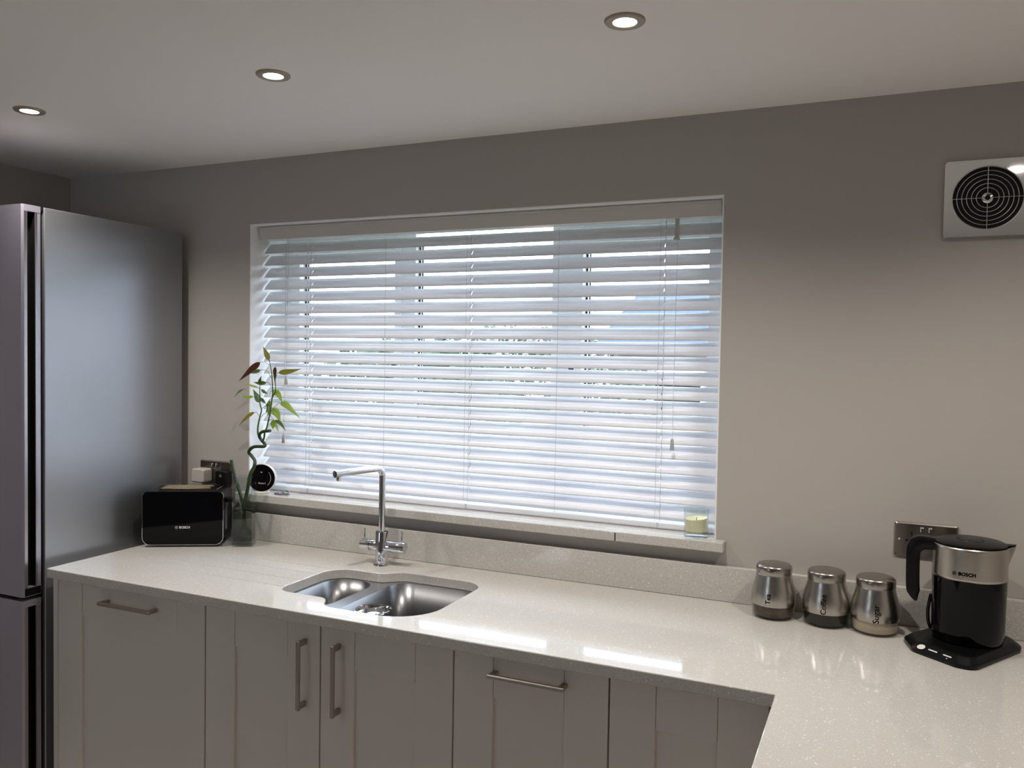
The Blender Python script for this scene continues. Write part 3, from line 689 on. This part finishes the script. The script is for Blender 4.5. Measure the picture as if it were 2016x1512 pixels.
for (x, y, a, r), lb in zip(ringp, labs):
    bm = nb(); n = 24; pts = [(r*math.cos(2*PI*k/n), r*math.sin(2*PI*k/n), 0) for k in range(n+1)]
    tube(bm, pts, .0023, 8, cap=False); bmesh.ops.remove_doubles(bm, verts=bm.verts, dist=1e-5)
    tilt = .0 if 'leaning' not in lb else .45
    bmesh.ops.transform(bm, matrix=Matrix.Rotation(a, 4, 'Z') @ Matrix.Rotation(tilt, 4, 'X'), verts=bm.verts)
    zmin = min(v.co.z for v in bm.verts); bmesh.ops.translate(bm, vec=(x, y, SZ-zmin+.0002), verts=bm.verts)
    tag(obj('finger_ring', bm, 'ring_silver', smooth=60), lb, 'ring', 'silver rings on the window sill')

# ------------------------------------------------------------------ candle
cg = thing('candle_glass', 'clear glass tumbler holding a cream candle, right end of the window sill', 'candle', (1.6165, .004, SZ))
bm = nb(); lathe(bm, [(.031, .0005), (.0333, .002), (.0345, .08), (.0338, .081), (.0328, .08), (.0316, .0165), (.0, .0150)], (0, 0, 0), 48, cap1=False); obj('tumbler', bm, 'clearglass', cg, world=False, smooth=50)
bm = nb(); NR = 10; rings = []
def waxtop(r, a): return .050+.0035*math.sin(a+1.0)+.004*(r/.0308)**3-.003*(1-(r/.0308)**2)
prof_bot = [bm.verts.new((.0305*math.cos(2*PI*i/48), .0305*math.sin(2*PI*i/48), .0175)) for i in range(48)]
bm.faces.new(prof_bot[::-1])
for k in range(NR, 0, -1):
    r = .0308*k/NR; rings.append([bm.verts.new((r*math.cos(2*PI*i/48), r*math.sin(2*PI*i/48), waxtop(r, 2*PI*i/48))) for i in range(48)])
c0 = bm.verts.new((0, 0, .0468)); prev = prof_bot
for ring in rings:
    for i in range(48): bm.faces.new((prev[i], prev[(i+1) % 48], ring[(i+1) % 48], ring[i]))
    prev = ring
for i in range(48): bm.faces.new((prev[i], prev[(i+1) % 48], c0))
wx = obj('wax', bm, 'wax', cg, world=False, smooth=60)
bm = nb(); tube(bm, [(0, 0, .045), (.0005, 0, .052), (.002, 0, .056)], .0009, 6); obj('wick', bm, 'wick', wx, world=False)

# ------------------------------------------------------------------ canisters
prof = [(.0535, .0), (.0548, .003), (.0552, .010), (.0560, .030), (.0573, .045), (.0570, .056), (.0550, .070), (.0515, .085), (.0475, .100), (.0450, .112), (.0445, .1165)]
def prad(z):
    for (r0, z0), (r1, z1) in zip(prof, prof[1:]):
        if z0 <= z <= z1: return r0+(r1-r0)*(z-z0)/(z1-z0)
    return prof[-1][0]
def canister(x, y, word, sc, content, label, tsize, tz, ang):
    t = thing('storage_canister', label, 'canister', (x, y, WT), group='steel and glass storage canisters')
    th_cam = math.atan2(CAM.y-y, CAM.x-x)
    bm = nb(); inner = [(r-.0025, z) for r, z in prof[2:]][::-1]
    lathe(bm, [(.0, .0006), (.0520, .0006)]+prof[:-1]+[(r, z) for r, z in inner]+[(.050, .006), (0, .0055)], seg=64, cap0=False, cap1=False)
    bmesh.ops.scale(bm, vec=(sc, sc, 1), verts=bm.verts); obj('glass_jar', bm, 'jarglass', t, world=False, smooth=50)
    top = {'tea': .085, 'coffee': .09, 'sugar': .09}[content]
    bm = nb(); pc = [(r-.0030, z) for r, z in prof if .010 <= z <= top]; lathe(bm, [(.048, .0065)]+pc, seg=48); bmesh.ops.scale(bm, vec=(sc, sc, 1), verts=bm.verts); obj('contents', bm, content, t, world=False, smooth=50)
    zs = .036; out = [(r+.0006, z) for r, z in prof if z > zs]; p0 = (prad(zs)+.0006, zs)
    bm = nb(); lathe(bm, [(p0[0]-.0005, zs)]+[p0]+out, seg=96, cap0=False, cap1=False); bmesh.ops.scale(bm, vec=(sc, sc, 1), verts=bm.verts)
    sl = obj('metal_sleeve', bm, 'steel', t, world=False, smooth=50, solid=.0006)
    bm = nb(); lathe(bm, [(.0448, .1145), (.0462, .1150), (.0468, .120), (.0468, .131), (.0455, .1355), (.042, .1385), (.036, .140), (0, .1412)], seg=96, cap1=False); bmesh.ops.scale(bm, vec=(sc, sc, 1), verts=bm.verts)
    obj('lid', bm, 'steel_lid', t, world=False, smooth=50)
    bm = text_mesh(word, tsize, .0, .0001)
    bmesh.ops.subdivide_edges(bm, edges=[e for e in bm.edges if e.calc_length() > .004], cuts=3)
    for v in bm.verts:      # the word runs upward round the curved sleeve
        z = tz+v.co.x; r = (prad(z)+.0020)*sc; a = th_cam+ang-(-v.co.y)/r*(-1)*(-1)
        a = th_cam+ang+(-v.co.y)/r
        v.co = Vector((r*math.cos(a), r*math.sin(a), z))
    obj('lettering', bm, 'ink_dark', sl, world=False)
canister(1.8425, -.0880, 'Tea', .975, 'tea', 'steel and glass canister marked Tea, leftmost of the three', .0182, .057, R(-13))
canister(1.9725, -.0910, 'Coffee', 1.0, 'coffee', 'steel and glass canister marked Coffee, between the other two', .0188, .062, R(-5))
canister(2.0890, -.1025, 'Sugar', 1.0, 'sugar', 'steel and glass canister marked Sugar, nearest the kettle', .0205, .058, R(3))

# ------------------------------------------------------------------ kettle on its base
KC = (2.2900, -.137)
kt = thing('kettle', 'black and brushed steel electric kettle standing on its power base', 'kettle', (KC[0], KC[1], WT+.024), R(-1))
bm = nb(); lathe(bm, [(.0, .0005), (.068, .0005), (.0745, .003), (.077, .012), (.0775, .03), (.0792, .149)], seg=96, cap0=False, cap1=True); obj('body', bm, 'black_gloss', kt, world=False, smooth=40)
# steel collar with a pulled-out spout
def collar_r(a, z):
    r = .0795-.002*(z-.149)/.077
    s_ = math.exp(-((a)/.16)**2); k = max(0, (z-.182)/.044)
    return r+s_*k*.0155
bm = nb(); seg = 144; rings = []
for z in [.1495, .155, .162, .172, .182, .190, .200, .210, .2195, .2255]:
    ring = []
    for i in range(seg):
        a = 2*PI*i/seg; a = a-2*PI if a > PI else a
        zz = z+(.004*math.exp(-(a/.2)**2) if z > .22 else 0); r = collar_r(a, z); ring.append(bm.verts.new((r*math.cos(a), r*math.sin(a), zz)))
    rings.append(ring)
for a, b in zip(rings, rings[1:]):
    for i in range(seg): bm.faces.new((a[i], a[(i+1) % seg], b[(i+1) % seg], b[i]))
cl = obj('steel_collar', bm, 'kettle_steel', kt, world=False, smooth=50, solid=.0010)
bm = nb(); lathe(bm, [(.0, .226), (.0745, .2262), (.0775, .2278), (.0770, .230), (.0720, .2325), (.0300, .2350), (.0292, .2338), (.0272, .2336), (.0262, .2352), (.018, .2362), (0, .2366)], seg=96, cap0=False, cap1=False)
v3 = [bm.verts.new(p) for p in ((.066, -.020, .2300), (.094, -.0035, .2330), (.094, .0035, .2330), (.066, .020, .2300), (.066, -.020, .2265), (.091, -.003, .2285), (.091, .003, .2285), (.066, .020, .2265))]
for f in ((0, 1, 2, 3), (7, 6, 5, 4), (0, 4, 5, 1), (1, 5, 6, 2), (2, 6, 7, 3), (3, 7, 4, 0)): bm.faces.new([v3[i] for i in f])
obj('lid', bm, 'black_satin', kt, world=False, smooth=40)
# handle: swept flat strap on the side away from the spout
hp = [(-.060, 0, .217), (-.085, 0, .2185), (-.106, 0, .2165), (-.117, 0, .206), (-.1205, 0, .190), (-.1205, 0, .150), (-.1195, 0, .115), (-.1165, 0, .092), (-.111, 0, .077)]
hp = smooth_path(hp, 5); bm = nb(); rings = []
for k, p in enumerate(hp):
    tg = (hp[min(k+1, len(hp)-1)]-hp[max(k-1, 0)]).normalized(); nn = Vector((tg.z, 0, -tg.x)); f = k/(len(hp)-1)
    hw, ht = .0135, (.0150+.003*math.exp(-((f-.30)/.12)**2) if f < .82 else .0150*(1-(f-.82)/.18*.85))
    rings.append([bm.verts.new(p+Vector((0, sx, 0))*hw+nn*sz*ht) for sx, sz in ((-1, -.55), (-.7, -1), (.7, -1), (1, -.55), (1, .55), (.7, 1), (-.7, 1), (-1, .55))])
for a, b in zip(rings, rings[1:]):
    for i in range(8): bm.faces.new((a[i], a[(i+1) % 8], b[(i+1) % 8], b[i]))
bm.faces.new(rings[0][::-1]); bm.faces.new(rings[-1]); obj('handle', bm, 'black_satin', kt, world=False, smooth=50)
bm = nb(); tube(bm, smooth_path([(-.0775, 0, .012), (-.0835, 0, .03), (-.0845, 0, .06), (-.079, 0, .095)], 5), [.004]*16, 10); obj('water_gauge', bm, 'black_gloss', kt, world=False, smooth=50)
bm = text_mesh('BOSCH', .0108, .0, .0005, 1.02); bmesh.ops.translate(bm, vec=(.0075, 0, 0), verts=bm.verts); emblem(bm, -.0190, 0, .0050, 0)
bmesh.ops.subdivide_edges(bm, edges=[e for e in bm.edges if e.calc_length() > .003], cuts=2)
thc = math.atan2(CAM.y-KC[1], CAM.x-KC[0])+R(1)+R(-1)
for v in bm.verts:
    a = thc-.13+v.co.x/.0797; v.co = Vector((.0806*math.cos(a), .0806*math.sin(a), .1675+v.co.y))
obj('logo', bm, 'ink_dark', cl, world=False)
kb = thing('kettle_stand', 'black power base with white buttons under the kettle', 'kettle base', (KC[0], KC[1], WT))
bp = [(2.1520, -.145, .045), (2.1700, -.226, .030), (2.2560, -.297, .030), (2.2930, -.302, .03), (2.4080, -.110, .05), (2.400, -.050, .04), (2.235, -.034, .05)]
def scaled(poly, f): return [((x-KC[0])*f+KC[0], (y-KC[1])*f+KC[1]) for x, y in poly]
po_ = rpoly(bp, 8); bm = nb(); lv = [(po_, .0005, .985), (po_, .003, 1.0), (po_, .010, 1.0), (po_, .021, .875), (po_, .0230, .84), (po_, .0232, .78)]
rings = [[bm.verts.new((x, y, WT+z)) for x, y in scaled(p, f)] for p, z, f in lv]; n = len(po_)
for a, b in zip(rings, rings[1:]):
    for i in range(n): bm.faces.new((a[i], a[(i+1) % n], b[(i+1) % n], b[i]))
bm.faces.new(rings[0][::-1]); bm.faces.new(rings[-1]); obj('housing', bm, 'black_satin', kb, smooth=45)
e1 = (Vector((2.2560, -.297, 0))-Vector((2.1700, -.226, 0))).normalized(); nrm = Vector((-e1.y*-1, e1.x*-1, 0)); nrm = Vector((e1.y, -e1.x, 0))
def on_edge(a, up): # a metres along the front-left edge, up: height of the chamfer
    f = (up-.010)/.011; p = Vector((2.1700, -.226, 0))+e1*a; c = Vector((KC[0], KC[1], 0)); p = c+(p-c)*(1.0-.125*f); return Vector((p.x, p.y, WT+up+.0005))+nrm*.0004
def strip(bm, a0, a1, u0, u1):
    bm.faces.new([bm.verts.new(p) for p in (on_edge(a0, u0), on_edge(a1, u0), on_edge(a1, u1), on_edge(a0, u1))])
bm = nb(); q = []
for k in range(20): q.append(on_edge(.016+.0100*math.cos(2*PI*k/20), .0158+.0040*math.sin(2*PI*k/20)))
bm.faces.new([bm.verts.new(p) for p in q]); obj('power_button', bm, 'white_plastic', kb)
bm = nb(); strip(bm, .036, .060, .0150, .0168); strip(bm, .076, .098, .0150, .0168); strip(bm, .086, .0895, .0118, .0128); obj('button_marks', bm, 'ink_light', kb)

# ------------------------------------------------------------------ sockets and plugs
def socket_(x, z, label):
    t = thing('wall_socket', label, 'socket', (x+.073, -.004, z-.043), group='brushed steel double wall sockets')
    w, h = .146, .086
    poly = rrect(x, x+w, z-h, z, .004); bm = nb()
    a = [bm.verts.new((p[0], -.0005, p[1])) for p in poly]; b = [bm.verts.new((p[0], -.0055, p[1])) for p in poly]; c = [bm.verts.new((x+w/2+(p[0]-x-w/2)*.95, -.0085, z-h/2+(p[1]-z+h/2)*.92)) for p in poly]; n = len(poly)
    for r0_, r1_ in ((a, b), (b, c)):
        for i in range(n): bm.faces.new((r0_[i], r0_[(i+1) % n], r1_[(i+1) % n], r1_[i]))
    bm.faces.new(c); bm.faces.new(a[::-1]); fp_ = obj('face_plate', bm, 'socket', t, bevel=.0006)
    for cx in (x+.040, x+.106):
        bm = nb()
        for dx, dz, ww, hh in ((0, -.022, .0045, .009), (-.011, -.040, .007, .0045), (.011, -.040, .007, .0045)): box(bm, cx+dx-ww/2, cx+dx+ww/2, -.0092, -.0086, z+dz-hh/2-.006, z+dz+hh/2-.006)
        obj('pin_holes', bm, 'fan_dark', t)
    for cx in (x+.0635, x+.0825):
        obj('rocker_switch', B(cx-.006, cx+.006, -.0122, -.0086, z-.025, z-.0075), 'socket_dark', t, bevel=.001)
        bm = nb(); box(bm, cx-.004, cx+.004, -.0126, -.0122, z-.012, z-.0095); box(bm, cx-.004, cx-.0025, -.0126, -.0122, z-.022, z-.012); obj('switch_mark', bm, 'ink_light', t)
    for cx in (x+.012, x+w-.012):
        bm = nb(); lathe(bm, [(.0035, -.0086), (.0034, -.0096), (.0022, -.0101)][::-1], (cx, 0, z-h/2), 16, axis='Y'); obj('screw', bm, 'chrome', t)
socket_(2.129, 1.1647, 'brushed steel double wall socket behind the kettle, nothing plugged in')
socket_(-.2280, 1.170, 'brushed steel double wall socket behind the toaster, with two plugs in it')
pg = thing('white_plug', 'chunky white plug in the left side of the socket behind the toaster', 'plug', (-.19, -.03, 1.115))
bm = nb(); plate(bm, -.056, -.0105, -.224, -.166, 1.0930, 1.1430, .008, .008); obj('body', bm, 'plug_white', pg, bevel=.004, smooth=40)
pg = thing('black_plug', 'black plug in the right side of the socket behind the toaster', 'plug', (-.09, -.03, 1.115))
bm = nb(); plate(bm, -.044, -.0105, -.122, -.070, 1.090, 1.140, .008, .008); obj('body', bm, 'black_plastic', pg, bevel=.003, smooth=40)
bm = nb(); tube(bm, smooth_path([(-.096, -.035, 1.092), (-.096, -.040, 1.060), (-.0935, -.0345, 1.02), (-.090, -.032, .96), (-.087, -.030, .9075)], 5), .003, 8); obj('cable', bm, 'black_plastic', pg, smooth=50)
bm = nb(); box(bm, -.101, -.091, -.0448, -.0440, 1.118, 1.128); obj('fuse_mark', bm, 'ink_grey', pg)

# ------------------------------------------------------------------ extractor fan
ex = thing('extractor_fan', 'square polished steel extractor fan grille with concentric rings high on the wall', 'extractor fan', (2.312, -.01, 1.982))
EX, EZ, EH, ER = 2.3125, 1.9825, .0955, .0775
# plate with a round hole
N = 96; bm = nb(); outerp = []; 
sq = rrect(EX-EH, EX+EH, EZ-EH, EZ+EH, .008, 5)
def onsq(a):
    c, s_ = math.cos(a), math.sin(a); k = EH/max(abs(c), abs(s_)); return (EX+k*c, EZ+k*s_)
sqp = [onsq(2*PI*(i+.5)/N) for i in range(N)]; cr = [(EX+ER*math.cos(2*PI*(i+.5)/N), EZ+ER*math.sin(2*PI*(i+.5)/N)) for i in range(N)]
y0_, y1_ = -.013, -.0006
o1_ = [bm.verts.new((p[0], y0_, p[1])) for p in sqp]; i1_ = [bm.verts.new((p[0], y0_, p[1])) for p in cr]; o2_ = [bm.verts.new((p[0], y1_, p[1])) for p in sqp]; i2_ = [bm.verts.new((p[0], y1_-.003, p[1])) for p in cr]
for i in range(N):
    j = (i+1) % N
    bm.faces.new((o1_[i], i1_[i], i1_[j], o1_[j])); bm.faces.new((o1_[i], o1_[j], o2_[j], o2_[i])); bm.faces.new((i1_[i], i2_[i], i2_[j], i1_[j]))
obj('face_plate', bm, 'chrome', ex, bevel=.0015)
bm = nb(); lathe(bm, [(ER-.0005, -.0012), (ER-.0005, -.0018), (0, -.0018)][::-1], (EX, 0, EZ), 48, axis='Y', cap0=False); obj('duct_opening', bm, 'fan_dark', ex)
bm = nb(); n = 72
for r in (.0245, .035, .0457, .0563, .067, .0772):
    tube(bm, [(EX+r*math.cos(2*PI*k/n), -.0125, EZ+r*math.sin(2*PI*k/n)) for k in range(n+1)], .0009, 6, cap=False)
for a in (0, PI/2, PI, 3*PI/2): tube(bm, [(EX+.01*math.cos(a), -.0125, EZ+.01*math.sin(a)), (EX+.078*math.cos(a), -.0125, EZ+.078*math.sin(a))], .0009, 6)
obj('wire_grille', bm, 'chrome', ex)
bm = nb(); lathe(bm, [(.0062, -.0150), (.0105, -.0180), (.0134, -.0150), (.0136, -.010)], (EX, 0, EZ), 32, axis='Y', cap0=False); obj('hub', bm, 'chrome', ex, smooth=50)
bm = nb(); lathe(bm, [(.0, -.0140), (.0058, -.0140), (.0058, -.011)], (EX, 0, EZ), 24, axis='Y', cap0=False); obj('hub_screw', bm, 'fan_dark', ex)

ex.rotation_euler = (R(-2.6), 0, 0); ex.location.y = -.0102; ex.scale.y = .55

# ------------------------------------------------------------------ downlights
def downlight(x, y, label):
    t = thing('ceiling_downlight', label, 'downlight', (x, y, H), group='recessed ceiling downlights')
    bm = nb(); lathe(bm, [(.0415, -.0004), (.0415, -.003), (.0395, -.0052), (.030, -.0060), (.0250, -.0048), (.0243, -.0020)], seg=64, cap0=False, cap1=False); obj('bezel', bm, 'lamp_ring', t, world=False, smooth=40, solid=.0006)
    bm = nb(); lathe(bm, [(.0, -.0040), (.0243, -.0040), (.0243, -.0006), (.0, -.0006)], seg=40, cap0=False, cap1=False); obj('lens', bm, 'lamp', t, world=False)
    L = bpy.data.lights.new('spot', 'SPOT'); L.energy = SPOTE; L.color = SPOTC; L.spot_size = R(SPOTA); L.spot_blend = .9; L.shadow_soft_size = .024
    lo = bpy.data.objects.new('lamp', L); COL.objects.link(lo); lo.location = (0, 0, -.012); lo.parent = t
    return t
downlight(-.1812, -.720, 'lit recessed downlight nearest the fridge freezer, leftmost in the ceiling row')
downlight(.6904, -.706, 'lit recessed downlight in the ceiling above the sink, middle of the row')
downlight(1.5899, -.707, 'lit recessed downlight closest to the camera, rightmost and largest in view')
G2 = [(2.46, -.712), (-.18, -2.15), (.69, -2.15), (1.59, -2.15)][:NREAR]
for x, y in G2:
    downlight(x, y, 'recessed ceiling downlight further back in the kitchen, out of the picture')

# ------------------------------------------------------------------ outside
gr = obj('ground_outside', B(-14, 16, .33, 26, -.4, -.3), 'lawn', keep_origin=True); tag(gr, kind='structure')
hs = thing('neighbour_house', 'pale rendered house with a blue slate roof seen through the blind on the right', 'house', (0, 15, -.3))
obj('house_wall', B(-2.4, 6.5, 12, 18, -.3, 1.66), 'render', hs)
bm = nb(); prism(bm, [(11.6, 1.66), (15, 3.0), (18.4, 1.66)], -2.7, 6.8); bmesh.ops.transform(bm, matrix=Matrix(((0, 0, 1, 0), (1, 0, 0, 0), (0, 1, 0, 0), (0, 0, 0, 1))), verts=bm.verts); obj('roof', bm, 'slate', hs)
obj('drainpipe', B(.05, .15, 11.9, 11.995, -.3, 1.66), 'ink_grey', hs)
w_ = obj('window_surround', B(-1.6, -.7, 11.95, 11.995, .6, 1.4), 'upvc', hs); obj('window_pane', B(-1.54, -.76, 11.93, 11.945, .66, 1.34), 'screen', w_)
fe = obj('garden_wall', B(-9, 9, 8.6, 8.8, -.3, .75), 'brick', keep_origin=True); tag(fe, 'low pinkish brick garden wall seen between the lower blind slats', 'wall', kind='thing')
def leafy(name, label, cat, c, rad, n, seed, trunk=None):
    rnd = random.Random(seed); t = thing(name, label, cat, (c[0], c[1], -.3)); bm = nb()
    for k in range(n):
        while True:
            d_ = Vector((rnd.uniform(-1, 1), rnd.uniform(-1, 1), rnd.uniform(-1, 1)))
            if .45 < d_.length < 1: break
        p = Vector(c)+Vector((d_.x*rad[0], d_.y*rad[1], d_.z*rad[2])); s_ = rnd.uniform(.05, .11)
        u_ = Vector((rnd.uniform(-1, 1), rnd.uniform(-1, 1), rnd.uniform(-1, 1))).normalized(); v_ = u_.orthogonal().normalized()
        bm.faces.new([bm.verts.new(q) for q in (p-u_*s_, p+v_*s_*.5, p+u_*s_, p-v_*s_*.5)])
    obj('foliage', bm, 'hedge', t)
    if trunk:
        bm = nb(); tube(bm, [(c[0], c[1], -.3), (c[0]+.05, c[1], c[2]-rad[2]*.5), (c[0], c[1], c[2]+rad[2]*.3)], [.12, .09, .03], 10); obj('trunk', bm, 'bark', t)
leafy('garden_shrub', 'pale green bushy shrub outside, seen through the left window pane', 'shrub', (-3.1, 6.2, .75), (1.5, .8, 1.05), 2600, 1)
leafy('garden_tree', 'light green tree further back outside the middle window pane', 'tree', (-3.6, 10.4, 1.0), (2.6, 1.1, 1.1), 3200, 2, True)

# ------------------------------------------------------------------ light from outside, camera, colour
w = bpy.data.worlds.new('sky'); S.world = w; w.use_nodes = True; nt = w.node_tree
bg = nt.nodes['Background']; bg.inputs['Color'].default_value = SKYC; bg.inputs['Strength'].default_value = SKYS

cd = bpy.data.cameras.new('camera'); cam = bpy.data.objects.new('camera', cd); COL.objects.link(cam)
CAMX = (2.09180, -2.36897, 1.57307); yaw, pitch, roll, F = -0.418949, -0.032812, 0.016614, 1642.238
CAM = Vector(CAMX)
fw = Vector((math.sin(yaw)*math.cos(pitch), math.cos(yaw)*math.cos(pitch), math.sin(pitch))); r0 = Vector((math.cos(yaw), -math.sin(yaw), 0)); u0 = r0.cross(fw)
rr = math.cos(roll)*r0+math.sin(roll)*u0; uu = -math.sin(roll)*r0+math.cos(roll)*u0
m4 = Matrix((rr, uu, -fw)).transposed().to_4x4(); m4.translation = CAM
cam.matrix_world = m4; cd.sensor_width = 36; cd.lens = F/2016*36; cd.clip_start = .02; cd.clip_end = 200
S.camera = cam
S.view_settings.view_transform = 'Standard'; S.view_settings.look = 'None'; S.view_settings.gamma = 1; S.view_settings.use_curve_mapping = False
S.view_settings.exposure = EXPO
S.cycles.use_denoising = True
S.cycles.max_bounces = 12; S.cycles.diffuse_bounces = 7; S.cycles.glossy_bounces = 6; S.cycles.transmission_bounces = 10; S.cycles.transparent_max_bounces = 12
S.cycles.sample_clamp_indirect = 10
S.cycles.caustics_reflective = True; S.cycles.caustics_refractive = False
